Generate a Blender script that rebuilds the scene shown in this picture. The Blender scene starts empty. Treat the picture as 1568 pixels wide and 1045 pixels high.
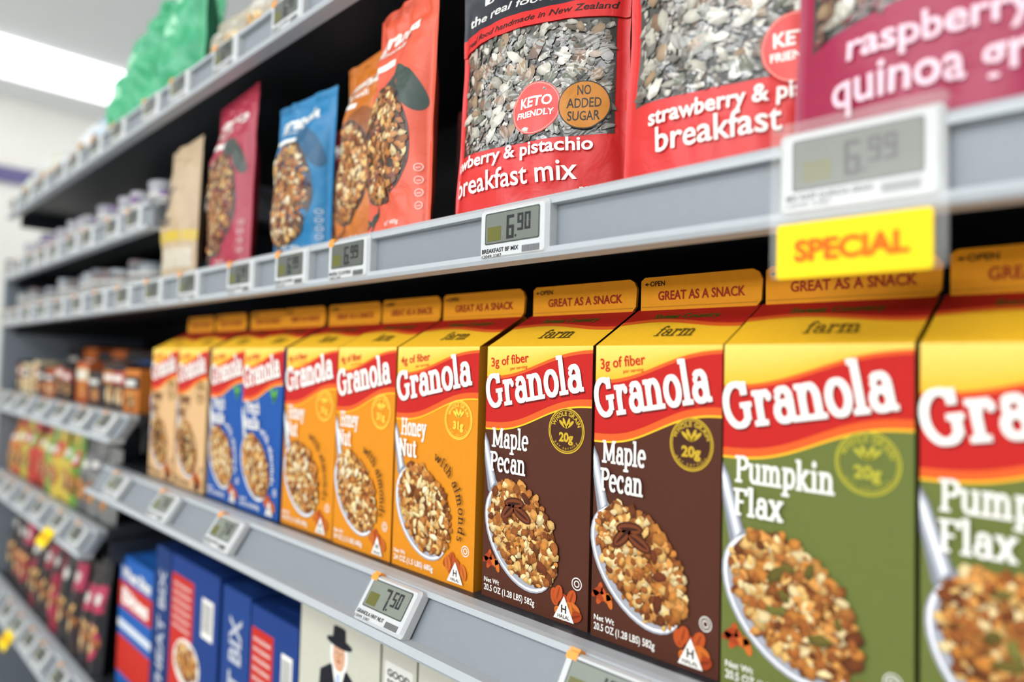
import bpy, math, random
from mathutils import Vector, Matrix, noise
CZ=1.35
scene=bpy.context.scene
scene.view_settings.view_transform='Standard'
def lin(h):
    h=h.lstrip('#'); r=[int(h[i:i+2],16)/255 for i in (0,2,4)]
    return tuple([(c/12.92 if c<=.04045 else ((c+.055)/1.055)**2.4) for c in r]+[1.0])
def mul(c,k): return (min(1,c[0]*k),min(1,c[1]*k),min(1,c[2]*k),1.0)
# ---------------- materials ----------------
def colmat(name,rough=.5,bump=0,bscale=60,metal=0,coat=0,alpha=1,noise_amt=.04,spec=.5):
    m=bpy.data.materials.new(name); m.use_nodes=True
    nt=m.node_tree; b=nt.nodes['Principled BSDF']
    a=nt.nodes.new('ShaderNodeAttribute'); a.attribute_name='Col'
    tc=nt.nodes.new('ShaderNodeTexCoord')
    nz=nt.nodes.new('ShaderNodeTexNoise'); nz.inputs['Scale'].default_value=140
    nt.links.new(tc.outputs['Object'],nz.inputs['Vector'])
    mr=nt.nodes.new('ShaderNodeMapRange'); mr.inputs['To Min'].default_value=1-noise_amt; mr.inputs['To Max'].default_value=1+noise_amt
    nt.links.new(nz.outputs['Fac'],mr.inputs['Value'])
    mx=nt.nodes.new('ShaderNodeVectorMath'); mx.operation='SCALE'
    nt.links.new(a.outputs['Color'],mx.inputs[0]); nt.links.new(mr.outputs['Result'],mx.inputs['Scale'])
    nt.links.new(mx.outputs[0],b.inputs['Base Color'])
    b.inputs['Roughness'].default_value=rough; b.inputs['Metallic'].default_value=metal
    b.inputs['Coat Weight'].default_value=coat; b.inputs['Coat Roughness'].default_value=.08
    b.inputs['Specular IOR Level'].default_value=spec
    b.inputs['Alpha'].default_value=alpha
    if bump:
        n2=nt.nodes.new('ShaderNodeTexNoise'); n2.inputs['Scale'].default_value=bscale; n2.inputs['Detail'].default_value=3
        n2.inputs['Distortion'].default_value=.8
        nt.links.new(tc.outputs['Object'],n2.inputs['Vector'])
        bp=nt.nodes.new('ShaderNodeBump'); bp.inputs['Strength'].default_value=bump; bp.inputs['Distance'].default_value=.004
        nt.links.new(n2.outputs['Fac'],bp.inputs['Height']); nt.links.new(bp.outputs['Normal'],b.inputs['Normal'])
        nt.links.new(bp.outputs['Normal'],b.inputs['Coat Normal'])
    return m
M_PAPER=colmat('printed_cardboard',.65,spec=.2,noise_amt=.06)
M_FILM=colmat('satin_pouch_film',.40,.4,30,spec=.4)
M_WIN=colmat('clear_window_film',.5,.8,26,coat=1.0)
M_STEEL=colmat('painted_shelf_steel',.42,metal=0.0,noise_amt=.03)
M_PLAST=colmat('tag_plastic',.35)
M_CLEAR=colmat('clear_plastic_sleeve',.1,alpha=.07)
MATS=[M_PAPER,M_FILM,M_WIN,M_STEEL,M_PLAST,M_CLEAR]
class MB:
    def __init__(s): s.v=[];s.f=[];s.c=[];s.m=[];s.s=[]
    def add(s,verts,faces,col,mat=0,smooth=False):
        o=len(s.v); s.v.extend(verts)
        for f in faces: s.f.append(tuple(i+o for i in f))
        if isinstance(col,list): s.c.extend(col)
        else: s.c.extend([col]*len(verts))
        s.m.extend([mat]*len(faces)); s.s.extend([smooth]*len(faces))
    def mesh(s,name):
        me=bpy.data.meshes.new(name); me.from_pydata(s.v,[],s.f)
        at=me.color_attributes.new('Col','FLOAT_COLOR','POINT')
        at.data.foreach_set('color',[x for c in s.c for x in c])
        for m in MATS: me.materials.append(m)
        me.polygons.foreach_set('material_index',s.m); me.polygons.foreach_set('use_smooth',s.s)
        me.update(); return me
    def obj(s,name,loc=(0,0,0),rot=(0,0,0)):
        return place(name,s.mesh(name),loc,rot)
    def box(s,x0,x1,y0,y1,z0,z1,col,mat=0):
        v=[(x0,y0,z0),(x1,y0,z0),(x1,y1,z0),(x0,y1,z0),(x0,y0,z1),(x1,y0,z1),(x1,y1,z1),(x0,y1,z1)]
        s.add(v,[(0,1,5,4),(1,2,6,5),(2,3,7,6),(3,0,4,7),(4,5,6,7),(3,2,1,0)],col,mat)
def place(name,me,loc,rot=(0,0,0)):
    o=bpy.data.objects.new(name,me); o.location=(loc[0],loc[1],loc[2]+CZ); o.rotation_euler=rot
    scene.collection.objects.link(o); return o
# ---------------- text ----------------
_tc={}
def tmesh(t,bold=0.0):
    k=(t,bold)
    if k in _tc: return _tc[k]
    cu=bpy.data.curves.new('t','FONT'); cu.body=t; cu.size=1; cu.offset=bold; cu.resolution_u=3
    ob=bpy.data.objects.new('t',cu); scene.collection.objects.link(ob)
    dg=bpy.context.evaluated_depsgraph_get(); dg.update()
    me=ob.evaluated_get(dg).to_mesh()
    v=[(p.co.x,p.co.y) for p in me.vertices]; f=[tuple(p.vertices) for p in me.polygons]
    ob.evaluated_get(dg).to_mesh_clear()
    bpy.data.objects.remove(ob); bpy.data.curves.remove(cu)
    if v:
        mn=min(p[0] for p in v); v=[(p[0]-mn,p[1]) for p in v]; w=max(p[0] for p in v)
    else: w=.3
    _tc[k]=(v,f,w); return _tc[k]
# stroke slab-serif alphabet
X=.54;C=.72;TK=.15;TN=.075
def arc(cx,cy,rx,ry,a0,a1,n=14):
    return [(cx+rx*math.cos(math.radians(a0+(a1-a0)*i/n)),cy+ry*math.sin(math.radians(a0+(a1-a0)*i/n))) for i in range(n+1)]
def V(x,a,b): return ('s',[(x,a),(x,b)])
def Hh(a,b,y): return ('s',[(a,y),(b,y)])
def A(*k): return ('s',arc(*k))
def S(x,y,w=.17): return ('s',[(x-w,y),(x+w,y)])
def Dt(x,y,r): return ('d',(x,y,r))
def L(*p): return ('s',list(p))
b0=.037; xt=X-.037; ct=C-.037
AL={
'G':([A(.38,.36,.30,.325,55,315,20),V(.60,.10,.34),Hh(.44,.74,.345),V(.58,.50,.71)],.78),
'r':([V(.15,0,X),S(.15,b0),Hh(0,.15,xt),A(.31,.32,.15,.17,170,60),Dt(.40,.43,.075)],.48),
'a':([V(.42,.05,.36),A(.27,.36,.15,.145,0,150),Dt(.13,.39,.062),A(.25,.17,.165,.135,0,360,18),Hh(.42,.56,b0)],.56),
'n':([V(.15,0,X),S(.15,b0),Hh(0,.15,xt),A(.32,.31,.165,.19,180,0),V(.485,0,.32),S(.485,b0)],.66),
'o':([A(.29,.27,.205,.235,0,360,22)],.58),
'l':([V(.15,0,.78),S(.15,b0),Hh(0,.15,.745)],.33),
'M':([V(.15,0,C),V(.79,0,C),L((.15,.70),(.47,.10)),L((.79,.70),(.47,.10)),S(.15,b0),S(.79,b0),Hh(0,.18,ct),Hh(.76,.94,ct)],.97),
'p':([V(.15,-.2,X),Hh(0,.15,xt),S(.15,-.165),A(.33,.27,.185,.23,0,360,20)],.6),
'e':([A(.28,.27,.20,.235,0,315,20),Hh(.09,.5,.285)],.55),
'c':([A(.28,.27,.20,.235,50,315,18),Dt(.40,.42,.07)],.53),
'P':([V(.17,0,C),S(.17,b0),A(.33,.53,.24,.155,90,-90),Hh(0,.34,ct),Hh(.17,.34,.375)],.62),
'H':([V(.17,0,C),V(.63,0,C),S(.17,b0),S(.63,b0),S(.17,ct),S(.63,ct),Hh(.17,.63,.37)],.82),
'y':([L((.12,.5),(.31,.04)),L((.49,.5),(.22,-.17)),Dt(.14,-.14,.075),S(.12,xt,.13),S(.49,xt,.13)],.62),
'N':([V(.15,0,C),V(.63,0,C),L((.13,.70),(.64,.02)),S(.15,b0),Hh(0,.2,ct),S(.63,ct)],.82),
'u':([V(.15,.18,X),A(.31,.21,.165,.17,180,360),V(.485,0,X),Hh(0,.15,xt),Hh(.34,.485,xt),Hh(.485,.62,b0)],.64),
't':([V(.2,.14,.68),Hh(.04,.38,xt),A(.31,.15,.11,.115,180,330)],.42),
'm':([V(.15,0,X),S(.15,b0),Hh(0,.15,xt),A(.30,.31,.15,.19,180,0),V(.45,0,.32),S(.45,b0,.13),A(.60,.31,.15,.19,180,0),V(.75,0,.32),S(.75,b0)],.93),
'k':([V(.15,0,.78),S(.15,b0,.14),Hh(0,.15,.745),L((.46,.5),(.18,.22)),L((.24,.28),(.5,.03)),S(.46,xt,.12),S(.5,b0,.12)],.64),
'i':([V(.15,0,X),S(.15,b0),Hh(0,.15,xt),Dt(.15,.70,.09)],.33),
'F':([V(.17,0,C),Hh(0,.58,ct),Hh(.17,.45,.37),S(.17,b0),V(.57,.54,.71)],.63),
'x':([L((.12,.5),(.48,.03)),L((.48,.5),(.12,.03)),S(.12,xt,.12),S(.48,xt,.12),S(.12,b0,.12),S(.48,b0,.12)],.62),
'h':([V(.15,0,.78),S(.15,b0),Hh(0,.15,.745),A(.32,.31,.165,.19,180,0),V(.485,0,.32),S(.485,b0)],.66),
'V':([L((.12,.70),(.38,.03)),L((.64,.70),(.38,.03)),S(.12,ct,.13),S(.64,ct,.13)],.72),
'O':([A(.38,.36,.29,.325,0,360,24)],.78),
'f':([V(.2,0,.6),S(.2,b0),Hh(.04,.38,xt),A(.33,.58,.13,.15,180,60),Dt(.42,.66,.06)],.4),
'w':([L((.1,.5),(.26,.04)),L((.42,.5),(.26,.04)),L((.42,.5),(.58,.04)),L((.74,.5),(.58,.04)),S(.1,xt,.12),S(.74,xt,.12)],.84),
's':([A(.23,.40,.14,.1,40,270),A(.23,.15,.15,.11,90,-150)],.45),
'd':([V(.47,0,.78),Hh(.33,.47,.745),Hh(.47,.6,b0),A(.29,.27,.185,.23,0,360,20)],.64),
' ':([],.3)}
def smesh(t,tk=1.0):
    k=('S',t,tk)
    if k in _tc: return _tc[k]
    vs=[];fs=[];zs=[];x=0;lay=0
    for ch in t:
        st,adv=AL.get(ch,AL['o'])
        for kind,dat in st:
            lay+=1;o=len(vs)
            if kind=='d':
                cx,cy,r=dat
                vs.append((x+cx,cy));
                for i in range(14): vs.append((x+cx+r*math.cos(i*math.tau/14),cy+r*math.sin(i*math.tau/14)))
                for i in range(14): fs.append((o,o+1+i,o+1+(i+1)%14))
                zs+= [lay]*15
            else:
                n=len(dat)
                for i,p in enumerate(dat):
                    a=dat[max(0,i-1)];b=dat[min(n-1,i+1)]
                    if n>4 and abs(dat[0][0]-dat[-1][0])+abs(dat[0][1]-dat[-1][1])<1e-6:
                        a=dat[i-1] if i>0 else dat[-2]; b=dat[i+1] if i<n-1 else dat[1]
                    tx,ty=b[0]-a[0],b[1]-a[1];l=math.hypot(tx,ty);tx/=l;ty/=l
                    w=(TN+(TK-TN)*abs(ty)**.8)*tk/2
                    vs.append((x+p[0]-ty*w,p[1]+tx*w));vs.append((x+p[0]+ty*w,p[1]-tx*w))
                    zs+=[lay,lay]
                for i in range(n-1): fs.append((o+2*i,o+2*i+1,o+2*i+3,o+2*i+2))
        x+=adv
    _tc[k]=(vs,fs,x,zs); return _tc[k]
# ---------------- decals ----------------
def flat(x,z,o): return (x,-o,z)
class DC:
    def __init__(s,mb,mp=flat,mat=0): s.mb=mb;s.mp=mp;s.mat=mat
    def o(s,L): return .00008+L*.00014
    def poly(s,pts,col,L=1):
        s.mb.add([s.mp(x,z,s.o(L)) for x,z in pts],[tuple(range(len(pts)))],col,s.mat)
    def strip(s,u0,u1,lo,hi,col,L=1,n=24,m=1,mat=None,col2=None):
        v=[];f=[];cs=[]
        lo=lo if callable(lo) else (lambda u,k=lo:k); hi=hi if callable(hi) else (lambda u,k=hi:k)
        for i in range(n+1):
            u=u0+(u1-u0)*i/n;a=lo(u);b=hi(u)
            for j in range(m+1):
                v.append(s.mp(u,a+(b-a)*j/m,s.o(L)))
                if col2: t=j/m; cs.append(tuple(col[q]*(1-t)+col2[q]*t for q in range(4)))
        for i in range(n):
            for j in range(m):
                p=i*(m+1)+j; f.append((p,p+m+1,p+m+2,p+1))
        s.mb.add(v,f,cs if col2 else col,s.mat if mat is None else mat,True)
    def disc(s,cx,cz,rx,rz,col,L=1,rot=0,n=36,rings=2,r0=0):
        v=[];f=[];cr,sr=math.cos(rot),math.sin(rot)
        rs=[r0+(1-r0)*k/rings for k in range(rings+1)]
        for r in rs:
            for i in range(n):
                a=i*math.tau/n;x=rx*r*math.cos(a);z=rz*r*math.sin(a)
                v.append(s.mp(cx+x*cr-z*sr,cz+x*sr+z*cr,s.o(L)))
        for k in range(rings):
            for i in range(n):
                j=(i+1)%n; f.append((k*n+i,k*n+j,(k+1)*n+j,(k+1)*n+i))
        s.mb.add(v,f,col,s.mat,True)
    def _tx(s,v,x,z,sx,sy,rot,shear,L,zs=None):
        c,q=math.cos(rot),math.sin(rot);out=[]
        for i,(a,b) in enumerate(v):
            a2=a*sx+b*sy*shear;b2=b*sy
            out.append(s.mp(x+a2*c-b2*q,z+a2*q+b2*c,s.o(L)+(zs[i]*1.2e-5 if zs else 0)))
        return out
    def text(s,t,x,z,cap,col,w=None,rot=0,shear=0,L=3,bold=0.0,center=False):
        v,f,tw=tmesh(t,bold);sy=cap/.70;sx=(w/tw) if w else sy
        if center: x-=math.cos(rot)*tw*sx/2; z-=math.sin(rot)*tw*sx/2
        s.mb.add(s._tx(v,x,z,sx,sy,rot,shear,L),f,col,s.mat)
    def serif(s,t,x,z,cap,col,w=None,rot=0,L=3,tk=1.0,shear=0):
        v,f,tw,zs=smesh(t,tk);sy=cap/.72;sx=(w/tw) if w else sy
        s.mb.add(s._tx(v,x,z,sx,sy,rot,shear,L,zs),f,col,s.mat)
    def arctext(s,t,cx,cz,r,a0,a1,cap,col,L=3,serif=False,bold=0,flip=False):
        adv=[]
        for ch in t:
            if serif: adv.append(AL.get(ch,AL['o'])[1])
            else: adv.append(.3 if ch==' ' else tmesh(ch,bold)[2]+.12)
        T=sum(adv);acc=0
        for ch,ad in zip(t,adv):
            a=math.radians(a0+(a1-a0)*(acc+ad/2)/T);acc+=ad
            if ch==' ': continue
            x=cx+r*math.cos(a);z=cz+r*math.sin(a);rot=a-math.pi/2 if not flip else a+math.pi/2
            if serif:
                v,f,tw,zs=smesh(ch,.7);k=cap/.72
                s.mb.add(s._tx(v,x-math.cos(rot)*tw*k/2,z-math.sin(rot)*tw*k/2,k,k,rot,0,L,zs),f,col,s.mat)
            else: s.text(ch,x,z,cap,col,rot=rot,L=L,bold=bold,center=True)
    def blobs(s,pick,n,pal,r0,r1,seed,L=3,el=(1,1.8),step=2e-6,shade=.62,cut=None):
        R=random.Random(seed)
        for i in range(n):
            p=pick(R)
            if p is None: continue
            x,z=p;r=R.uniform(r0,r1);e=R.uniform(*el);rot=R.uniform(0,math.pi);k=R.choice([7,8,9])
            c=mul(R.choice(pal),R.uniform(.74,1.08));v=[s.mp(x,z,s.o(L)+i*step)];cs=[mul(c,1.1)]
            cr,sr=math.cos(rot),math.sin(rot)
            for q in range(k):
                a=q*math.tau/k;rr=r*R.uniform(.68,1.12);px=rr*e*math.cos(a);pz=rr*math.sin(a)
                v.append(s.mp(x+px*cr-pz*sr,z+px*sr+pz*cr,s.o(L)+i*step))
                ww=px*sr+pz*cr
                cs.append(mul(c,shade+(.34 if ww>0 else 0)))  # nugget shading put into vertex colour: lighter centre and upper rim
            s.mb.add(v,[(0,1+q,1+(q+1)%k) for q in range(k)],cs,s.mat,True)
WHITE=lin('#F4F0E8');YEL=lin('#F3BA28');RED=lin('#BC1E1A');ORG=lin('#E25C22');FLG=lin('#F3A01A');DRK=lin('#2A1710')
GRP=[lin(c) for c in ('#D4934A','#B87234','#E4B66C','#9A5826','#EED49C','#763E1A','#C88036','#AE662C')]
def ell(cx,cz,a,b,rot):
    def p(R):
        t=R.uniform(0,math.tau);r=math.sqrt(R.random());x=a*r*math.cos(t);z=b*r*math.sin(t)
        return (cx+x*math.cos(rot)-z*math.sin(rot),cz+x*math.sin(rot)+z*math.cos(rot))
    return p
# ---------------- granola carton ----------------
HB=.254;H=.2455;DP=.128
def granola(kind,w,seed):
    mb=MB();k=w/.13
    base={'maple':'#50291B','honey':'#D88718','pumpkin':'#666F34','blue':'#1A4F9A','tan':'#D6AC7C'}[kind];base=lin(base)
    side=mul(base,.75)  # body colour darkened: shade between cartons put into the side faces
    v=[(0,0,0),(w,0,0),(w,DP,0),(0,DP,0),(0,0,H),(w,0,H),(w,DP,H),(0,DP,H)]
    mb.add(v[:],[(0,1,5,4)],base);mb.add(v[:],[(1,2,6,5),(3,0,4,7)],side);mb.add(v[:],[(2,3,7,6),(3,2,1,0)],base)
    rz=.281;hy=DP/2
    mb.add([(0,0,H),(w,0,H),(w,hy,rz),(0,hy,rz)],[(0,1,2,3)],YEL)
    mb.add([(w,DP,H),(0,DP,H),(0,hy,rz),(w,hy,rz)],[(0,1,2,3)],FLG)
    for sx,ix in((0,.028),(w,w-.028)):
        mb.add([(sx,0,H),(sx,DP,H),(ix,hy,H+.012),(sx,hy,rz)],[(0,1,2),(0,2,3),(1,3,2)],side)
    pts=[(.003,rz-.001),(w-.003,rz-.001),(w+.001,rz+.004),(w+.002,rz+.021),(w-.001,rz+.027),(w-.006,rz+.030),(.007,rz+.030),(.003,rz+.027)]
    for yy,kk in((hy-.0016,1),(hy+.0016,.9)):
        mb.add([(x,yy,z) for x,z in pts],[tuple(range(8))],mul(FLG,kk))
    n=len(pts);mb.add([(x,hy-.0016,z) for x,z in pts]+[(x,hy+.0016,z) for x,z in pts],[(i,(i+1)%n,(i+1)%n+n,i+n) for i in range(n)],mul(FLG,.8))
    d=DC(mb);fl=DC(mb,lambda x,z,o:(x,hy-.0016-o,z+rz))
    RT=lin('#A02A14')
    fl.strip(.004,w-.002,.002,.003,mul(FLG,.7),1,1)
    fl.text('GREAT AS A SNACK',.024*k,.0085,.0080,RT,w=.092*k,bold=.022)
    fl.text('OPEN',.013,.0215,.0045,DRK,w=.017*k,bold=.015);fl.poly([(.007,.0235),(.010,.022),(.010,.025)],DRK,3);fl.poly([(.010,.0232),(.0125,.0232),(.0125,.0238),(.010,.0238)],DRK,3)
    sl=(rz-H)/hy;nl=math.hypot(1,sl)
    def sm(x,t,o): return (x,t/nl+o*(-sl/nl) ,H+t*sl/nl+o/nl)
    ln=hy*nl
    g=DC(mb,sm)
    g.strip(0,w,lambda x:.044+.006*math.sin(x/w*5),ln,RED,1)
    g.strip(0,w,lambda x:.039+.006*math.sin(x/w*5),lambda x:.045+.006*math.sin(x/w*5),ORG,2)
    g.serif('farm',.052*k,.016,.019,lin('#5A4A18'),w=.040*k,L=3,tk=.7)
    g.text('Sweet Country',.03*k,.052,.009,lin('#3C5A1A'),w=.07*k,bold=.03,L=3)
    def bl(x): t=x/w; return HB*(.672+.105*t-.018*math.sin(t*math.tau*.95))
    def bh(x): t=x/w; return HB*(.840+.095*t-.014*math.sin(t*math.tau*.9+.2))
    d.strip(0,w,bh,H,lin('#F6B020'),1,m=6,col2=lin('#F7D46C'))
    d.strip(0,w,lambda x:bl(x)-.006,lambda x:bh(x)+.003,ORG,2)
    d.strip(0,w,bl,bh,RED,3)
    d.strip(0,w,lambda x:bl(x)-.0075,lambda x:bl(x)-.0060,lin('#FFC22A'),3)
    d.serif('Granola',.004*k,.182,.033,lin('#6A0E0A'),w=.121*k,rot=math.radians(10.5),L=4,tk=1.15)
    d.serif('Granola',.003*k,.1835,.033,WHITE,w=.121*k,rot=math.radians(10.5),L=6,tk=1.15)
    g1={'maple':'3g of fiber','honey':'4g of fiber','pumpkin':'','blue':'3g of fiber','tan':'4g of fiber'}[kind]
    if g1:
        d.text(g1,.006*k,.2255,.0088,lin('#C02A14'),w=.050*k,rot=math.radians(6),L=4,bold=.016)
        d.text('per serving',.032*k,.2225,.0032,lin('#C02A14'),w=.022*k,rot=math.radians(6),L=4)
    nm={'maple':('Maple','Pecan',.048,.047),'honey':('Honey','Nut',.043,.030),'pumpkin':('Pumpkin','Flax',.072,.038),'blue':('French','Vanilla',.05,.055),'tan':('Honey','Oat',.05,.035)}[kind]
    tcol=WHITE if kind!='tan' else lin('#6A3A1A')
    ch=.0190
    d.serif(nm[0],.010*k,.1465,ch,tcol,w=nm[2]*k,L=4,tk=1.0)
    d.serif(nm[1],.010*k,.1235,ch,tcol,w=nm[3]*k,L=20,tk=1.0)
    sc={'maple':'#C9A52C','honey':'#FFD24A','pumpkin':'#B5AE3A','blue':'#5BA53A','tan':'#8A6A2A'}[kind];sc=lin(sc)
    cx,cz=.1025*k,.1695
    if kind=='blue':
        d.disc(.10*k,.178,.004,.012,sc,4,.6);d.disc(.108*k,.176,.004,.012,sc,4,-.5)
    else:
        if kind=='maple': d.disc(cx,cz,.0205*k,.0205,mul(base,.7),3.5)
        d.disc(cx,cz,.0205*k,.0205,sc,4,r0=.94,rings=1);d.disc(cx,cz,.0186*k,.0186,sc,4,r0=.96,rings=1)
        d.arctext('WHOLE GRAIN',cx,cz,.0136,165,15,.0036,sc,L=4,bold=.03)
        d.text('20g' if kind!='honey' else '31g',cx,cz-.0095,.0078,sc,L=5,bold=.04,center=True)
        for a in(-50,-20,20,50): d.disc(cx+.006*math.sin(math.radians(a)),cz+.004+.003*math.cos(math.radians(a)),.0015,.005,sc,4,-math.radians(a))
        d.arctext('per serving',cx,cz,.0168,215,325,.0028,sc,L=4,flip=True)
    # spoon & granola heap
    rt=math.radians(-48);hx,hz=.053*k,.0695
    sp=lin('#A3A5AE')
    d.poly([(0,.160),(.005,.151),(.0165*k,.115),(.030*k,.102),(.024*k,.086),(.006*k,.104),(0,.134)],lin('#85878F'),4)
    d.poly([(.0,.157),(.0038,.150),(.0155*k,.112),(.010*k,.106),(0,.141)],lin('#BEC0C8'),5)
    d.poly([(.0,.1535),(.0025,.148),(.0135*k,.111),(.012*k,.109),(0,.148)],lin('#F4F5F8'),6)
    d.disc(hx-.0052,hz-.0042,.0545,.0372*k,sp,5,rt)
    d.disc(hx-.0042,hz-.0032,.0537,.0365*k,lin('#F2F2F4'),6,rt,r0=.955,rings=1)
    d.disc(hx,hz+.001,.0515,.0350*k,lin('#6A3A14'),7,rt)
    d.blobs(ell(hx,hz+.001,.0525,.0360*k,rt),330,GRP,.0016,.0038,seed,L=8)
    d.blobs(ell(hx+.001,hz+.002,.051,.0345*k,rt),180,GRP,.0028,.0054,seed+9,L=12,el=(1,1.5),shade=.48)
    d.blobs(ell(hx+.001,hz+.002,.049,.033*k,rt),80,GRP[2:5]+[GRP[0]],.0014,.0028,seed+19,L=15,el=(1.2,2.2),shade=.7)
    if kind=='maple': extra=[lin('#5A2A14'),lin('#6E3418')];ne=4
    elif kind=='honey': extra=[lin('#F4E2BC'),lin('#EBCF98')];ne=14
    elif kind=='pumpkin': extra=[lin('#6A5E26'),lin('#7A7434')];ne=8
    elif kind=='tan': extra=[lin('#3A1C10'),lin('#2E170E')];ne=24
    else: extra=[lin('#F3DDB0')];ne=10
    if kind=='maple':
        for (ex,ez,er) in((.043,.096,.1),(.053,.087,-.45),(.036,.089,.8)):
            for q,(a,b,c) in enumerate(((.0130,.0058,'#4E2412'),(.0110,.0040,'#743A1C'),(.0090,.0012,'#3C1A0E'))):
                d.disc(ex*k,ez,a,b,lin(c),17+q*.7,er)
    d.blobs(ell(hx,hz+.004,.040,.026*k,rt),ne,extra,.003,.0044,seed+5,L=17,el=(1.6,2.2))
    if kind in('honey','blue'):
        d.arctext('with almonds',hx-.004,hz-.004,.0595*k,72,-17,.0098,DRK if kind=='honey' else WHITE,L=18,serif=True)
    ic=WHITE if kind!='tan' else DRK
    d.text('Net Wt',.004*k,.0145,.0045,ic,L=4,bold=.015)
    d.text('20.5 OZ (1.28 LBS) 582g' if kind!='honey' else '24 OZ (1.5 LBS) 680g',.004*k,.0065,.0058,ic,w=.066*k,L=4,bold=.016)
    lf=[lin('#B84E1E'),lin('#CC6A26'),lin('#A03C18')]
    R=random.Random(3)
    if kind in('maple','pumpkin'):
        for q in range(7): d.disc((.006+R.uniform(0,.018))*k,.033+R.uniform(-.007,.007),.0065,.0028,lf[q%3],3+q%3*.4,R.uniform(0,3))
    d.disc(.118*k,.038,.0055*k,.0055,ic,4,r0=.85,rings=1);d.disc(.118*k,.038,.003*k,.003,ic,4,r0=.7,rings=1)
    for q in range(8):
        ax,az,ar=(.092+.029*R.random())*k,.008+.018*R.random(),R.uniform(0,3)
        d.disc(ax,az,.0076*k,.0048,lf[q%3],5+q,ar);d.disc(ax,az,.0060*k,.0010,mul(lf[q%3],.6),5.5+q,ar)
    tx,tz=.1055*k,.004
    d.poly([(tx-.0115*k,tz),(tx+.0115*k,tz),(tx,tz+.021)],ic,15)
    d.text('H',tx,tz+.0065,.0065,DRK,L=16,bold=.03,center=True);d.text('HALAL',tx,tz+.0015,.0032,DRK,L=16,bold=.02,center=True)
    sd=DC(mb,lambda x,z,o:(w+o,x,z))
    for q in range(9): sd.strip(.012,.11,.2-q*.012,.204-q*.012,mul(WHITE,.7),1,1)
    sd.strip(.03,.095,.03,.065,WHITE,1,1)
    for q in range(14): sd.strip(.034+q*.004,.036+q*.004,.034,.061,DRK,2,1)
    return mb
SG=-.223
LS=[1.452,1.307,1.165,1.036,.907,.766,.640,.495,.358,.238,.1107]
WS=[.130,.130,.125,.125,.134,.122,.136,.132,.117,.1240,.131]
KS=['tan','tan','blue','blue','honey','honey','honey','maple','maple','pumpkin','pumpkin']
yo=[.004,.001,.003,.0,.003,.0,.0,.003,.001,-.002,-.003]
for i,(s,w,k) in enumerate(zip(LS,WS,KS)):
    granola(k,w,10+i*3).obj('granola_carton',(-s,.472+yo[i],SG))
# ---------------- pouches ----------------
def sst(a,b,x):
    t=max(0,min(1,(x-a)/(b-a)));return t*t*(3-2*t)
def mk_surf(w,h,tm,seed,lean=.05,wr=1.0,side=1,sl=.006):
    def y0(x,z):
        u=2*x/w-1;v=z/h
        T=tm*(.8+.2*sst(0,.2,v))*(1-sst(.55,.99,v))
        e=max(0,(1-abs(u))*w/2-sl)/(w/2-sl)
        bul=(1-(1-e)**2.4)**.75
        nn=noise.noise(Vector((x*22,z*14,seed)))*.0048+noise.noise(Vector((x*60,z*30,seed+7)))*.0018+(noise.noise(Vector((x*14,z*60,seed+3)))*.004*sst(.6,.95,v))
        nn+=.0022*abs(noise.noise(Vector((x*35+z*20,z*9,seed+11))))
        return side*(-T*bul)+ nn*wr*min(1,.25+bul)+z*lean
    def mp(x,z,o):
        u=2*x/w-1;v=z/h
        sq=1-.03*math.sin(math.pi*min(1,max(0,v)))**2+ .014*noise.noise(Vector((z*20,seed,0)))
        e=.0015
        y=y0(x,z);dx=(y0(x+e,z)-y0(x-e,z))/(2*e) if abs(u)<.97 else 0;dz=(y0(x,z+e)-y)/e
        n=Vector((dx,-1,dz));n.normalize()
        return (w/2+(x-w/2)*sq+n.x*o*side,y+n.y*o*side,z+n.z*o*side*.5)
    return mp
def pouch_base(mb,w,h,tm,seed,col,lean=.05,nx=50,nz=64,mat=1,wr=1.0):
    fr=mk_surf(w,h,tm,seed,lean,wr,1);bk=mk_surf(w,h,tm,seed,lean,0.0,-1)
    for mp in(fr,bk):
        v=[mp(w*i/nx,h*j/nz,0) for j in range(nz+1) for i in range(nx+1)]
        f=[(j*(nx+1)+i,j*(nx+1)+i+1,(j+1)*(nx+1)+i+1,(j+1)*(nx+1)+i) for j in range(nz) for i in range(nx)]
        mb.add(v,f,col,mat,True)
    a=[fr(w*i/nx,0,0) for i in range(nx+1)];b=[bk(w*i/nx,0,0) for i in range(nx+1)]
    a=[(p[0],p[1],0) for p in a];b=[(p[0],p[1],0) for p in b]
    mb.add(a+b,[(i,i+1,i+1+nx+1,i+nx+1) for i in range(nx)],col,mat)
    return fr
SEEDS=[lin(c) for c in('#8E8B80','#757266','#56554E','#BDB8AA','#706050','#3F3E3A','#9E978A','#664E38','#58594E','#CFC8B8')]
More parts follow.
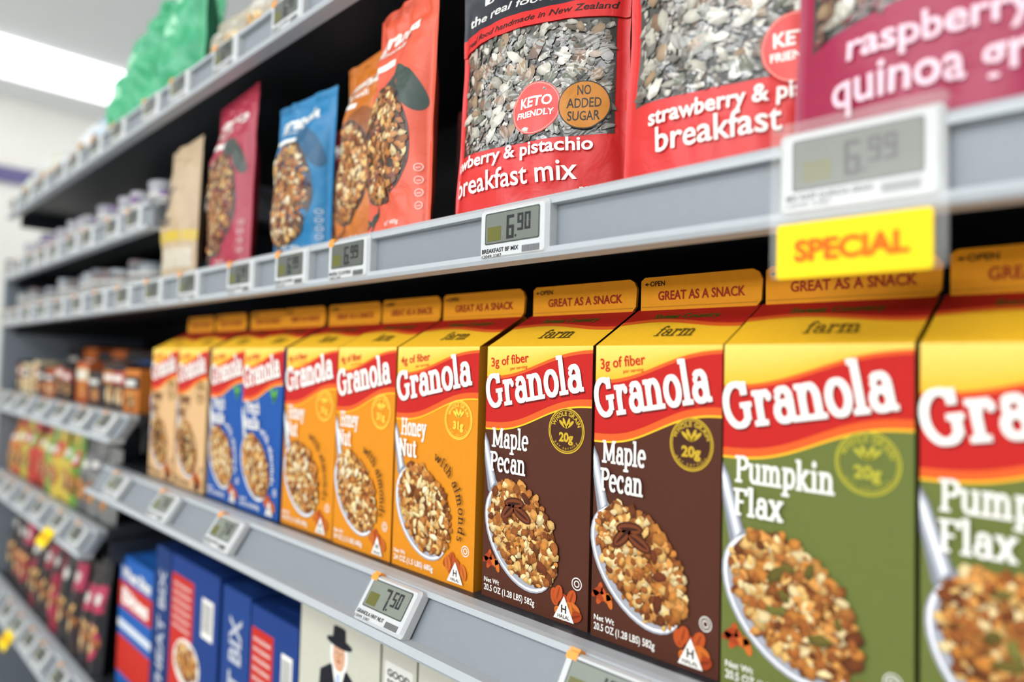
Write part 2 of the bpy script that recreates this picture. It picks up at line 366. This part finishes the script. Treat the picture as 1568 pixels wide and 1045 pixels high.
def mixpouch(kind,seed,w=.192,h=.275):
    mb=MB();red={'straw':'#D22A28','rasp':'#9E1E46'}[kind];red=lin(red)
    fr=pouch_base(mb,w,h,.030,seed,red,lean=.03)
    d=DC(mb,fr,1)
    if kind=='straw':
        z0=lambda x:.066-.004*math.sin(x/w*3);z1=lambda x:.176-.003*x/w
    else:
        z0=lambda x:.060+.020*math.sin(x/w*2.2);z1=lambda x:.2
    mg=.011
    d.strip(mg,w-mg,z0,z1,lin('#38362F'),1,40,30,mat=2)
    wd=DC(mb,fr,2)
    def pk(R):
        x=R.uniform(mg+.004,w-mg-.004);z=R.uniform(.06,.2)
        if z<z0(x)+.003 or z>z1(x)-.003: return None
        return (x,z)
    pal=SEEDS if kind=='straw' else [lin(c) for c in('#6E4232','#8A5C50','#A47E62','#523026','#983242')]
    wd.blobs(pk,1400,pal,.0014,.0034,seed,L=2,el=(1,2.4),step=1.0e-6,shade=.42)
    def pk2(R):
        p=pk(R)
        if p is None or p[0]<mg+.009 or p[0]>w-mg-.009 or p[1]<z0(p[0])+.007 or p[1]>z1(p[0])-.007: return None
        return p
    wd.blobs(pk2,190,[lin('#BDB6A4'),lin('#D8D2C2'),lin('#9C7E5A'),lin('#805C3C'),lin('#666852'),lin('#7A766A')],.0036,.0066,seed+2,L=11,el=(1.2,2.2),shade=.5)
    d.strip(0,w,z1,lambda x:z1(x)+.018,red,13,40,3)
    d.strip(0,w,lambda x:z1(x)+.018,h-.012,lin('#2C3036') if kind=='straw' else red,13,40,10)
    d.text('real food handmade in New Zealand',.012,.1805,.0066,DRK,w=w-.024,shear=.2,L=15,bold=.012)
    d.text('the real food pantry',.012,.203,.011,WHITE,w=w-.04,L=15,bold=.01)
    d.text('MIX',.03,.224,.022,WHITE,w=w-.07,L=15,bold=.03)
    if kind=='straw':
        kx=.110 if seed==1 else .140;kz=0 if seed==1 else -.013
        d.disc(kx,.093+kz,.0255,.0255,lin('#DA4540'),14,rings=4);d.disc(kx,.093+kz,.0245,.0245,lin('#F6A090'),15,r0=.97,rings=1)
        d.text('KETO',kx,.0945+kz,.0098,WHITE,w=.033,center=True,L=16,bold=.03);d.text('FRIENDLY',kx,.0842+kz,.0060,WHITE,w=.038,center=True,L=16,bold=.03)
        if seed==1:
            cx=.1555;z_=.004
            d.disc(cx,.087+z_,.0225,.0225,lin('#2B2118'),16,rings=4);d.disc(cx,.087+z_,.0214,.0214,lin('#C47A12'),17,rings=4)
            for t,zz,ww in(('NO',.0965,.012),('ADDED',.0845,.030),('SUGAR',.0725,.028)): d.text(t,cx,zz+z_,.0088,lin('#2B2118'),w=ww,center=True,L=18,bold=.012)
        d.text('awberry & pistachio' if seed==1 else 'strawberry & pistachio',.006 if seed==1 else .028,.0495 if seed==1 else .045,.0122,WHITE,w=.158,L=17,bold=.022)
        d.text('breakfast mix',.008 if seed==1 else .034,.0235,.0190,WHITE,w=.142,L=15,bold=.012)
        d.text('net 400g',w-.040,.012,.0058,WHITE,w=.030,L=15,bold=.014)
    else:
        d.text('raspberry &',.037,.0455,.0165,lin('#F2CBD6'),w=.115,L=15,bold=.022)
        d.text('quinoa granola',.028,.019,.0215,lin('#F2CBD6'),w=.155,L=15,bold=.018)
    return mb
ZU=.150
a12=math.radians(12)
mixpouch('straw',1).obj('breakfast_mix_pouch',(-.536,.462,ZU),(0,0,a12))
mixpouch('straw',2).obj('breakfast_mix_pouch',(-.327,.464,ZU),(0,0,a12))
mixpouch('rasp',3).obj('quinoa_granola_pouch',(-.182,.454,ZU),(0,0,math.radians(6)))
def bowlpouch(col,dark,w,h,seed,txt,fruit,bowl=lin('#3E3A38'),tm=.030,lean=.012):
    mb=MB();c=lin(col);fr=pouch_base(mb,w,h,tm,seed,c,lean=lean,wr=1.7);d=DC(mb,fr,1)
    cx,cz,r=w*.46,h*.37,w*.39
    d.disc(cx+.018,cz+r*1.2,r*.50,.022,lin(dark),1,.5,rings=4);d.disc(w*.82,cz+r*1.0,.012,.030,lin(dark),2,.5,rings=4)
    d.disc(cx,cz,r,r*1.32,bowl,4,rings=5);d.disc(cx,cz,r*.95,r*1.27,lin('#5E381A'),5,rings=5)
    d.blobs(ell(cx,cz,r*.9,r*1.22,0),480,GRP+[lin(f) for f in fruit],.0022,.0050,seed,L=7,step=1.5e-6,shade=.5)
    d.text(txt,w*.12,h*.82,.020,WHITE,w=w*.7,L=4,bold=.03);d.text('muesli',w*.2,h*.775,.008,WHITE,w=w*.4,L=4,bold=.01)
    d.strip(w*.18,w*.50,h*.705,h*.735,WHITE,4,8,2)
    for q in range(4):
        d.disc(w*.90,h*(.24-.050*q),.0042,.0042,WHITE,8,r0=.88,rings=1);d.text('nuts',w*.90,h*(.24-.050*q)-.001,.0020,WHITE,L=8,center=True)
    for a_,b_ in((.3,.5),(.22,-.4),(.36,.9)): d.disc(w*a_,h*.065,.018,.0022,lin(dark),4,b_)
    d.text('NET 400g',w*.5,h*.03,.005,WHITE,L=5)
    for q in range(4): d.strip(.002,w-.002,h*(.955+.009*q),h*(.958+.009*q),mul(c,.8),2,20,1)
    return mb
rd=math.radians
bowlpouch('#D6563A','#2F4038',.136,.278,11,'granza',('#7A2E1A','#3E3020')).obj('muesli_pouch',(-.706,.476,ZU),(0,0,rd(-8)))
bowlpouch('#C06A1A','#8A4A12',.132,.256,12,'granza',('#8A4A1A','#E8D0A0')).obj('muesli_pouch',(-.815,.500,ZU),(0,0,rd(-6)))
bowlpouch('#1474A6','#0E4F74',.150,.228,13,'granola',('#5A1E2A','#2E3050','#F0E0C0')).obj('muesli_pouch',(-.956,.472,ZU),(0,0,rd(2)))
bowlpouch('#A2263E','#2F3A34',.172,.292,14,'granza',('#8E1E2C','#5A1420')).obj('muesli_pouch',(-1.200,.482,ZU),(0,0,rd(-4)))
bowlpouch('#6A1828','#4A1020',.140,.250,15,'granza',('#8E1E2C','#5A1420')).obj('muesli_pouch',(-1.07,.61,ZU),(0,0,rd(0)))
mb=MB();fr=pouch_base(mb,.17,.260,.030,16,lin('#B8A080'),lean=.012,wr=1.7);d=DC(mb,fr,1)
d.strip(.0,.17,.068,.088,lin('#C8AA34'),2,20,3);d.disc(.075,.15,.04,.012,lin('#3A3A40'),3,.6,rings=3);d.disc(.085,.135,.03,.01,lin('#3A3A40'),4,.9,rings=3)
d.text('oats',.03,.10,.02,lin('#3A3A40'),w=.08,L=4,bold=.02);d.strip(.01,.16,.02,.055,lin('#C8BEAA'),2,20,3)
mb.obj('oat_pouch',(-1.425,.484,ZU),(0,0,rd(-3)))
for q,(s,cc) in enumerate(((.80,'#7A2A22'),(.62,'#5E201C'),(.38,'#6A1E1C'),(.2,'#6A1E1C'))):
    mb=MB();pouch_base(mb,.15,.25,.028,30+q,lin(cc),nx=16,nz=20);mb.obj('breakfast_mix_pouch',(-s,.68,ZU))
# ---------------- shelves ----------------
RG=lin('#B0B5B9');RG2=lin('#83898F');DK=lin('#2A2D31')  # DK: same grey steel, with under-shelf shadow put into its colour
gond=bpy.data.objects.new('supermarket_shelving',None);gond.location=(0,0,CZ);scene.collection.objects.link(gond)
def part(mb,name,z):
    o=mb.obj(name);o.parent=gond;o.location=(0,0,z);return o
def extr(mb,prof,x0,x1,col,closed=True):
    n=len(prof);v=[(x0,y,z) for y,z in prof]+[(x1,y,z) for y,z in prof]
    f=[(i,(i+1)%n,(i+1)%n+n,i+n) for i in range(n if closed else n-1)]
    f.append(tuple(range(n)));f.append(tuple(range(2*n-1,n-1,-1)))
    mb.add(v,f,col,3)
def shelf(s0,s1,Z,tilt=False,name='shelf'):
    mb=MB();x0,x1=-s1,-s0
    if not tilt:
        extr(mb,[(.452,0),(.86,0),(.86,-.028),(.452,-.028)],x0,x1,DK)
        extr(mb,[(.452,0),(.446,0),(.436,.001),(.432,-.003),(.432,-.008),(.452,-.008)],x0,x1,RG)
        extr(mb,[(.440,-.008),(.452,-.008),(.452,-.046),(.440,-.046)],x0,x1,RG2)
        extr(mb,[(.452,-.045),(.452,-.0535),(.431,-.0535),(.429,-.050),(.431,-.045)],x0,x1,RG)
    else:
        extr(mb,[(.462,0),(.86,0),(.86,-.025),(.462,-.025)],x0,x1,DK)
        extr(mb,[(.462,0),(.449,0),(.443,-.001),(.441,-.006),(.450,-.010),(.462,-.010)],x0,x1,RG)
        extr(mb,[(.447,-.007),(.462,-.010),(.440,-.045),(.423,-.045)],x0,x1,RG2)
        extr(mb,[(.440,-.044),(.436,-.056),(.412,-.054),(.409,-.050),(.412,-.043),(.423,-.043)],x0,x1,RG)
    for xx in(x0,x1-.004): mb.box(xx,xx+.004,.47,.86,-.075,-.02,DK,3)
    part(mb,name,Z)
shelf(-1.2,2.75,ZU)
shelf(-1.2,1.62,SG,True)
shelf(1.475,2.75,-.110,True)
shelf(1.64,2.75,-.365,True)
shelf(-1.2,2.75,-.70,True)
shelf(1.38,2.75,.30)
shelf(-1.2,2.75,.505)
mb=MB();mb.box(-2.75,1.2,.87,.89,-1.35,.95,lin('#191B1E'),3)
for s in(1.47,2.74,.22,-1.0): mb.box(-s-.02,-s+.02,.861,.87,-1.35,.95,lin('#2C2F33'),3)
mb.box(-2.79,-2.752,.44,.89,-1.35,.32,lin('#7E868E'),3)
mb.box(-2.75,1.2,.46,.89,-1.35,-1.22,lin('#6A6E73'),3)
part(mb,'frame',0)
# ---------------- price tags ----------------
SEG={'0':'abcdef','1':'bc','2':'abged','3':'abgcd','4':'fgbc','5':'afgcd','6':'afgecd','7':'abc','8':'abcdefg','9':'abcdfg'}
def seg7(d,ch,x,z,w,h,t,col,L):
    P={'a':(x,z+h-t,x+w,z+h),'d':(x,z,x+w,z+t),'g':(x,z+h/2-t/2,x+w,z+h/2+t/2),'f':(x,z+h/2,x+t,z+h),'b':(x+w-t,z+h/2,x+w,z+h),'e':(x,z,x+t,z+h/2),'c':(x+w-t,z,x+w,z+h/2)}
    for k,s in enumerate(SEG[ch]):
        a,b,c,e=P[s];g=t*.08;d.poly([(a+g,b+g),(c-g,b+g),(c-g,e-g),(a+g,e-g)],col,L+k*.2)
def rrect(w,h,r,n=5):
    p=[]
    for cx,cz,a0 in((w/2-r,h/2-r,0),(-w/2+r,h/2-r,90),(-w/2+r,-h/2+r,180),(w/2-r,-h/2+r,270)):
        for i in range(n+1):
            a=math.radians(a0+90*i/n);p.append((cx+r*math.cos(a),cz+r*math.sin(a)))
    return p
def loft(mb,loops,col,mat):
    n=len(loops[0]);v=[p for l in loops for p in l];f=[]
    for k in range(len(loops)-1):
        for i in range(n): j=(i+1)%n;f.append((k*n+i,k*n+j,(k+1)*n+j,(k+1)*n+i))
    f.append(tuple(range((len(loops)-1)*n,len(loops)*n)));f.append(tuple(range(n)))
    mb.add(v,f,col,mat)
def tag(dollars,cents,txt,w=.084,h=.048,orange=True,card=False,lcd='#646A60'):
    mb=MB();W=lin('#CACCCC')
    loft(mb,[[(x,0,z) for x,z in rrect(w,h,.004)],[(x,-.009,z) for x,z in rrect(w,h,.004)],[(x,-.0125,z) for x,z in rrect(w-.006,h-.006,.003)]],W,4)
    d=DC(mb,lambda x,z,o:(x,-.0125-o,z),4)
    d.poly([(x-.000,z+.0045) for x,z in rrect(w*.80,h*.60,.002)],lin('#3C413C'),1)
    d.poly([(x-.000,z+.0045) for x,z in rrect(w*.77,h*.55,.0015)],lin(lcd),2)
    d.poly([(-.030,-.007),(-.013,-.007),(-.013,.006),(-.030,.006)],lin('#5E5E16'),3)
    K=lin('#0C0F10');x=.0-.006
    for ch in dollars: seg7(d,ch,x,-.007,.0095,.0215,.0032,K,4);x+=.0115
    d.poly([(x-.001,-.006),(x+.001,-.006),(x+.001,-.004),(x-.001,-.004)],K,4);x+=.002
    for ch in cents: seg7(d,ch,x,-.001,.0072,.0155,.0025,K,4);x+=.0085
    d.text(txt,-w*.44,-.0175,.0038,K,w=w*.55,L=2,bold=.02);d.text('12049 3387',-w*.44,-.0218,.0028,K,w=w*.3,L=2)
    for q in range(16): d.poly([(w*.16+q*.0013,-.0205),(w*.16+q*.0013+.0006,-.0205),(w*.16+q*.0013+.0006,-.0145),(w*.16+q*.0013,-.0145)],K,2)
    if orange: d.poly([(-w*.48,h*.36),(-w*.35,h*.36),(-w*.35,h*.49),(-w*.48,h*.49)],lin('#F59A2A'),3);mb.box(-w*.47,-w*.35,-.012,-.002,h*.5,h*.5+.0025,lin('#F59A2A'),4)
    if card:
        mb.box(-.04,.04,-.014,-.0135,-.058,-.018,lin('#FFDC10'),0);DC(mb,lambda x,z,o:(x,-.014-o,z)).text('SPECIAL',0,-.044,.012,lin('#F0801A'),w=.06,center=True,bold=.02)
    return mb.mesh('price_tag')
T1=tag('6','90','BREAKFAST BF MIX',orange=False,lcd='#6A7067');T2=tag('7','50','GRANOLA HNY NUT',lcd='#7C8277');T3=tag('10','50','GRANOLA PUMPKN',lcd='#7C8277');T4=tag('6','99','MUESLI CLUSTERS',lcd='#565B54');T5=tag('6','99','MUESLI CLUSTERS',card=True)
def utag(s,me,Z=ZU,dz=-.027): place('price_tag',me,(-s,.4400,Z+dz))
def ltag(s,me,Z=SG): place('price_tag',me,(-s,.4320,Z-.0258),(rd(-33),0,0))
utag(.420,T1)
for s in(.685,.820,.970,1.165,1.33,1.50,1.66,1.83,2.0,2.17,2.35,2.52,2.66): utag(s,T4)
for s in(.310,.580,.975,1.215,1.47): ltag(s,T3 if s<.5 else T2)
R=random.Random(5)
for Z,s0,til in((-.11,1.56,1),(-.365,1.72,1),(-.70,1.5,1),(.30,1.46,0),(.505,.86,0)):
    s=s0;q=0
    while s<2.7:
        q+=1
        sp_=(Z==-.365 and q==2) or (Z==-.70 and 2.2<s<2.36)
        (ltag if til else utag)(s,T5 if sp_ else T4,Z); s+=R.uniform(.12,.2)
me=tag('6','99','MIX RASP QUINOA GRAN',w=.092,h=.054,orange=False,lcd='#5C6258');sx,sy=-.1355,.4400
sp=bpy.data.objects.new('special_price_tag',None);sp.location=(sx,sy,ZU-.022+CZ);scene.collection.objects.link(sp)
def child(o,nm,loc): o.name=nm;o.parent=sp;o.location=loc
o=place('t',me,(0,0,0));child(o,'electronic_tag',(0,0,0))
mb=MB();loft(mb,[[(x,0,z) for x,z in rrect(.086,.034,.002)],[(x,-.001,z) for x,z in rrect(.086,.034,.002)]],lin('#FFDA1A'),0)
DC(mb,lambda x,z,o:(x,-.001-o,z)).text('SPECIAL',0,-.0065,.0125,lin('#DE660E'),w=.064,center=True,L=2,bold=.045)
o=mb.obj('t');child(o,'special_card',(-.001,-.0172,-.050))
mb=MB();loft(mb,[[(x,0,z) for x,z in rrect(.098,.098,.004)],[(x,-.0006,z) for x,z in rrect(.098,.098,.004)]],WHITE,5)
mb.box(-.049,.049,-.0008,.012,.0475,.049,WHITE,5)
o=mb.obj('t');child(o,'clear_sleeve',(0,-.0164,-.018))
# ---------------- lower cereal boxes ----------------
ZB=-.70
def cereal(s,w,h,col,y=.50,dep=.075,draw=None):
    mb=MB();c=lin(col);mb.box(0,w,0,dep,0,h,c)
    mb.box(.001,w-.001,.001,dep*.5,h,h+.0012,mul(c,.9))
    mb.box(w*.3,w*.7,dep*.3,dep*.5,h+.0012,h+.002,mul(c,1.1))
    if draw: draw(DC(mb),w,h)
    return mb.obj('cereal_box',(-s,y,ZB))
def weet(d,w,h):
    d.strip(0,w,h*.44,h*.50,lin('#D8DEE4'),1,2);d.strip(0,w,h*.60,h*.80,lin('#C42A1C'),2,2)
    d.text('Wheat Bites',.012,h*.83,.024,WHITE,w=w-.024,L=4,bold=.03,shear=.1)
    d.strip(0,w,h*.1,h*.38,lin('#C42A1C'),2,2);d.text('Bites',.02,h*.64,.032,WHITE,w=w-.04,L=4,bold=.04)
def spine(d,w,h):
    d.text('WHEAT BIX',w*.72,.03,w*.42,lin('#B8BCC6'),w=h-.07,rot=math.pi/2,L=4,bold=.03)
def bix(d,w,h):
    d.strip(w*.02,w*.50,.0,h*.90,lin('#C42A1C'),1,2)
    for q in range(6): d.text('WHOLEGRAIN',w*.06,h*(.84-.045*q),.006,WHITE,w=w*.38,L=3,bold=.01)
    d.disc(w*.40,h*.46,.060,.042,WHITE,3);d.disc(w*.40,h*.46,.054,.036,lin('#DCD3C4'),4);d.blobs(ell(w*.40,h*.47,.048,.028,0),160,GRP,.004,.008,4,L=5)
    d.strip(w*.68,w*.90,h*.66,h*.86,WHITE,2,2)
    for q in range(9): d.strip(w*(.70+.02*q),w*(.708+.02*q),h*.69,h*.84,lin('#20242C'),3,1)
cereal(1.665,.20,.275,'#1E5CAA',draw=weet)
cereal(1.452,.075,.335,'#16356E',draw=spine);cereal(1.370,.215,.335,'#183A7E',draw=bix)
cereal(1.140,.10,.330,'#1B3F82',draw=spine);cereal(1.035,.145,.325,'#183A7E',draw=bix)
def oats(d,w,h):
    K=lin('#191A22');SK=lin('#D9A583')
    d.strip(0,w,h-.013,h-.011,lin('#A9A79A'),1,2);d.text('100% NATURAL WHOLE GRAIN',.01,h-.009,.005,K,w=w*.6,L=2)
    x,z=.100,h-.074
    d.poly([(x-.05,z-.08),(x-.045,z-.018),(x-.02,z-.004),(x+.02,z-.004),(x+.045,z-.018),(x+.05,z-.08)],K,1)
    d.disc(x,z+.012,.021,.026,lin('#EDEBE6'),2);d.disc(x,z+.012,.0145,.021,SK,3)
    d.poly([(x-.014,z-.008),(x+.014,z-.008),(x+.006,z-.03),(x-.006,z-.03)],WHITE,4);d.poly([(x-.004,z-.012),(x+.004,z-.012),(x+.009,z-.035),(x-.009,z-.035)],lin('#B9C6D8'),5)
    d.disc(x,z+.0275,.030,.0062,K,6);d.poly([(x-.0155,z+.028),(x+.0155,z+.028),(x+.014,z+.047),(x+.008,z+.0485),(x-.008,z+.0485),(x-.014,z+.047)],K,7)
    for e in(-.005,.005): d.disc(x+e,z+.015,.0016,.001,K,5);d.disc(x+e*1.1,z+.0178,.0026,.0006,lin('#CFCBC4'),5)
    d.disc(x,z+.004,.0045,.0012,lin('#A8483A'),5);d.disc(x,z+.010,.0018,.0035,lin('#C98A68'),5)
    d.text('OATS',.04,h-.22,.045,lin('#B02A24'),w=w-.08,L=3,bold=.04)
cereal(.885,.190,.384,'#C6C4B4',draw=oats,dep=.09)
def side_oats(d,w,h):
    K=lin('#22242A');d.strip(.006,w-.006,h-.2,h-.03,lin('#DEDDD4'),1,2)
    for q,t in enumerate(('GOOD','SOURCE','OF FIBER')): d.text(t,w/2,h-.046-.012*q,.008,K,w=w*.66,center=True,L=3,bold=.03)
    d.strip(.012,w-.012,h-.077,h-.075,K,2,1);d.text('10',w/2,h-.104,.022,K,w=.03,center=True,L=3,bold=.04);d.text('grams',w/2,h-.116,.006,K,center=True,L=3)
cereal(.690,.066,.378,'#C2C0B2',draw=side_oats,dep=.09)
def quak(d,w,h):
    d.strip(0,w,h-.15,h-.055,lin('#B5B2A0'),1,2);d.text('WHOLE OATS',.01,h-.09,.018,lin('#22242A'),w=w-.02,L=3,bold=.03)
    d.blobs(ell(w/2,h-.18,.07,.05,0),200,GRP,.004,.008,9,L=3)
cereal(.620,.19,.37,'#C6C4B4',draw=quak,dep=.09);cereal(.42,.2,.365,'#C6C4B4',draw=oats,dep=.09)
# ---------------- far stock rows ----------------
def row(name,s0,s1,Z,hr,wr,pal,kind,seed,y=.475,depth=.1):
    R=random.Random(seed);mb=MB();x=-s1
    while x<-s0-.03:
        w=min(R.uniform(*wr),-s0-x);h=R.uniform(*hr);c=lin(R.choice(pal));c2=lin(R.choice(pal));yy=y+R.uniform(0,.015)
        if kind=='carton':
            mb.box(x,x+w-.004,yy,yy+depth,0,h,c);mb.box(x+.002,x+w-.006,yy+.002,yy+depth-.002,h,h+.002,mul(c,1.15))
            d=DC(mb,lambda a,b,o,x=x,yy=yy:(x+a,yy-o,b));d.strip(.002,w-.006,h*.55,h*.85,c2,1,2);d.strip(.008,w*.7,h*.62,h*.76,mul(WHITE,.8),2,2)
            d.disc(w*.5,h*.28,w*.28,h*.2,lin(R.choice(pal)),2);d.blobs(ell(w*.5,h*.28,w*.2,h*.14,0),14,GRP,.004,.008,seed,L=3)
        elif kind=='pouch':
            sub=MB();fr=pouch_base(sub,w-.004,h,.022,seed+x,c,nx=14,nz=18,wr=1.3);d=DC(sub,fr,1)
            d.strip(.006,w-.012,h*.55,h*.78,c2,2,8,4);d.strip(w*.15,w*.7,h*.62,h*.70,mul(WHITE,.8),3,8,2);d.disc(w*.5,h*.3,w*.3,h*.17,lin(R.choice(pal)),3,rings=3)
            d.blobs(ell(w*.5,h*.3,w*.24,h*.13,0),20,GRP,.005,.009,seed,L=5)
            o=len(mb.v);mb.v+=[(p[0]+x,p[1]+yy,p[2]) for p in sub.v];mb.c+=sub.c;mb.f+=[tuple(i+o for i in f) for f in sub.f];mb.m+=sub.m;mb.s+=sub.s
        else:
            r=w/2-.003;cx=x+w/2;cy=yy+r;prof=[(r*.84,0),(r*.96,h*.82),(r*1.0,h*.84),(r*1.0,h*.96),(r*.95,h),(r*.0,h)]
            n=20
            for k in range(len(prof)-1):
                a,b=prof[k],prof[k+1];v=[(cx+q[0]*math.cos(i*math.tau/n),cy+q[0]*math.sin(i*math.tau/n),q[1]) for q in(a,b) for i in range(n)]
                mb.add(v,[(i,(i+1)%n,(i+1)%n+n,i+n) for i in range(n)],c if k==0 else c2,1,True)
            for (za,zb,cc) in((.25,.6,mul(WHITE,.6)),(.35,.48,c2)):
                v=[(cx+(r*.98)*math.cos(i*math.tau/n),cy+(r*.98)*math.sin(i*math.tau/n),h*q) for q in(za,zb) for i in range(n)]
                mb.add(v,[(i,(i+1)%n,(i+1)%n+n,i+n) for i in range(n)],cc,1,True)
        x+=w
    mb.obj(name,(0,0,Z))
row('row_of_snack_bar_boxes',1.52,2.72,-.11,(.075,.10),(.07,.12),['#B5582A','#2B2526','#A8382A','#D8C6A0','#C0702A','#38302E','#24242A'],'carton',1)
row('row_of_snack_bar_boxes',1.52,2.72,-.11,(.12,.15),(.1,.16),['#2B2526','#3A5A8A','#C0642B','#30343A'],'carton',2,y=.62)
row('row_of_nut_pouches',1.66,1.94,-.365,(.15,.18),(.07,.1),['#3A3B40','#55555A','#5E5E60','#7A7A76'],'pouch',3,y=.48)
row('row_of_snack_pouches',1.94,2.72,-.365,(.16,.19),(.07,.11),['#B8B23A','#6F9A3A','#B83A2B','#C8763A','#C8AE40','#5A7A30'],'pouch',4,y=.48)
row('row_of_chocolate_pouches',1.69,2.72,-.70,(.22,.27),(.08,.12),['#1E1618','#901E34','#B02A50','#2A1A1C','#7A5A42','#18181C','#241A1E'],'pouch',5,y=.48)
row('row_of_spice_tubs',1.47,2.72,ZU,(.04,.07),(.05,.085),['#5E646A','#8E9499','#3E4248','#959A9C','#6A5A5A'],'tub',6,y=.46)
row('row_of_cereal_bar_boxes',1.47,2.72,ZU,(.07,.09),(.1,.14),['#4A4E55','#3A3E44','#5E6368'],'carton',7,y=.60)
row('row_of_yoghurt_tubs',1.43,2.72,.30,(.045,.07),(.06,.09),['#6A4A7E','#A6A3AA','#7A7D84','#98989E'],'tub',8,y=.46)
row('row_of_snack_cartons',1.41,2.72,.30,(.07,.10),(.1,.13),['#6D7278','#4A4E56','#898D94'],'carton',9,y=.6)
row('row_of_rice_cracker_packs',1.80,2.72,.505,(.07,.11),(.09,.13),['#C9D6DA','#A9C0D2','#CCC8B6','#D8DCDD','#BFC4A8'],'pouch',10,y=.475)
row('row_of_rice_cracker_packs',1.80,2.72,.505,(.10,.14),(.1,.14),['#C4CED4','#AFC2D0','#D2D4D5'],'carton',12,y=.60)
row('row_of_tissue_packs',.98,1.25,.505,(.08,.12),(.07,.10),['#B9AD98','#D0CBC0','#A9A290'],'pouch',14,y=.475)
for q,(s,y,h) in enumerate(((1.76,.48,.17),(1.60,.47,.23),(1.435,.48,.27),(1.60,.57,.28))):
    mb=MB();fr=pouch_base(mb,.155,h,.042,50+q,lin('#42A676'),wr=5.0,nx=40,nz=50);d=DC(mb,fr,1)
    d.disc(.07,h*.5,.030,.025,lin('#9AD8B2'),2,rings=4);d.strip(.03,.11,h*.70,h*.78,lin('#B4E2C6'),2,10,3)
    mb.obj('green_snack_bag',(-s,y,.505))
# ---------------- room ----------------
def simple(name,col,rough=.7,sc=6,amt=.03,emit=0):
    m=bpy.data.materials.new(name);m.use_nodes=True;nt=m.node_tree;b=nt.nodes['Principled BSDF']
    n=nt.nodes.new('ShaderNodeTexNoise');n.inputs['Scale'].default_value=sc
    r=nt.nodes.new('ShaderNodeValToRGB');c=lin(col);r.color_ramp.elements[0].color=mul(c,1-amt);r.color_ramp.elements[1].color=mul(c,1+amt)
    tc=nt.nodes.new('ShaderNodeTexCoord');nt.links.new(tc.outputs['Object'],n.inputs['Vector']);nt.links.new(n.outputs['Fac'],r.inputs['Fac']);nt.links.new(r.outputs['Color'],b.inputs['Base Color'])
    b.inputs['Roughness'].default_value=rough
    if emit: b.inputs['Emission Color'].default_value=(1,1,1,1);b.inputs['Emission Strength'].default_value=emit
    return m
def room(name,x0,x1,y0,y1,z0,z1,mat):
    mb=MB();mb.box(x0,x1,y0,y1,z0,z1,(1,1,1,1));me=mb.mesh(name);me.materials.clear();me.materials.append(mat);return place(name,me,(0,0,0))
ZC=1.55
room('floor',-5,3,-7,3,-1.37,-1.35,simple('vinyl_floor','#CFCFCC',.35))
room('ceiling',-5,3,-7,3,ZC,ZC+.05,simple('ceiling_paint','#F0F2F2'))
room('wall_left',-5.05,-5,-7,3,-1.35,ZC,simple('wall_panel','#F0EEE6'))
room('trim_1',-5.0,-4.97,-7,3,1.04,1.13,simple('purple_trim','#6A6490'))
LM=simple('lamp_diffuser','#FFFFFF',.5,emit=2.2)
for q,(x,y,lx,ly) in enumerate(((-4.3,.6,.45,2.4),(-2.2,-1.5,.3,1.6),(-.4,-1.5,.3,1.6),(1.3,-1.5,.3,1.6),(-2,-5,.3,1.6),(0,-5,.3,1.6))):  # far pair are added fixtures for the unseen frontal fill row
    mb=MB();mb.box(-lx/2,lx/2,-ly/2,ly/2,-.04,-.001,(1,1,1,1));mb.box(-lx/2-.02,lx/2+.02,-ly/2-.02,ly/2+.02,-.02,0,(1,1,1,1))
    me=mb.mesh('ceiling_lamp');me.materials.clear();me.materials.append(LM);place('ceiling_lamp',me,(x,y,ZC))
def area(x,y,z,sx,sy,p,tgt,col=(1,1,1)):
    l=bpy.data.lights.new('ceiling_and_fill_light','AREA');l.shape='RECTANGLE';l.size=sx;l.size_y=sy;l.energy=p;l.color=col
    o=bpy.data.objects.new('ceiling_and_fill_light',l);o.location=(x,y,z+CZ);d=Vector(tgt)-Vector((x,y,z));o.rotation_euler=d.to_track_quat('-Z','Y').to_euler();scene.collection.objects.link(o)
CL=(.96,.985,1)
area(-2.2,-1.5,1.40,1.5,.4,10,(-1.9,.45,-.2),CL)
area(-.5,-1.5,1.40,1.5,.4,14,(-.5,.45,-.2),CL)
area(.9,-1.5,1.40,1.5,.4,11,(.2,.45,-.2),CL)
area(-1.0,-5.0,1.25,4,.6,140,(-.8,.45,0),CL)  # unseen fill row, added to brighten the carton flanges from the front
w=bpy.data.worlds.new('store_ambient');scene.world=w;w.use_nodes=True
w.node_tree.nodes['Background'].inputs[0].default_value=(.95,.98,1,1);w.node_tree.nodes['Background'].inputs[1].default_value=.62
# ---------------- camera ----------------
cam=bpy.data.cameras.new('camera');co=bpy.data.objects.new('camera',cam);scene.collection.objects.link(co);scene.camera=co
cam.lens=24;cam.sensor_width=36;cam.clip_start=.02
th=math.radians(45.8);pt=math.radians(2.4);rl=math.radians(1.5)
F=Vector((-math.cos(th)*math.cos(pt),math.sin(th)*math.cos(pt),math.sin(pt)))
Rr=Vector((math.sin(th),math.cos(th),0));U=Rr.cross(F)
U2=U*math.cos(rl)-Rr*math.sin(rl);R2=Rr*math.cos(rl)+U*math.sin(rl)
Mx=Matrix.Identity(4)
for i in range(3): Mx[i][0]=R2[i];Mx[i][1]=U2[i];Mx[i][2]=-F[i]
Mx.translation=Vector((0,0,CZ));co.matrix_world=Mx
cam.dof.use_dof=True;cam.dof.focus_distance=.63;cam.dof.aperture_fstop=1.9
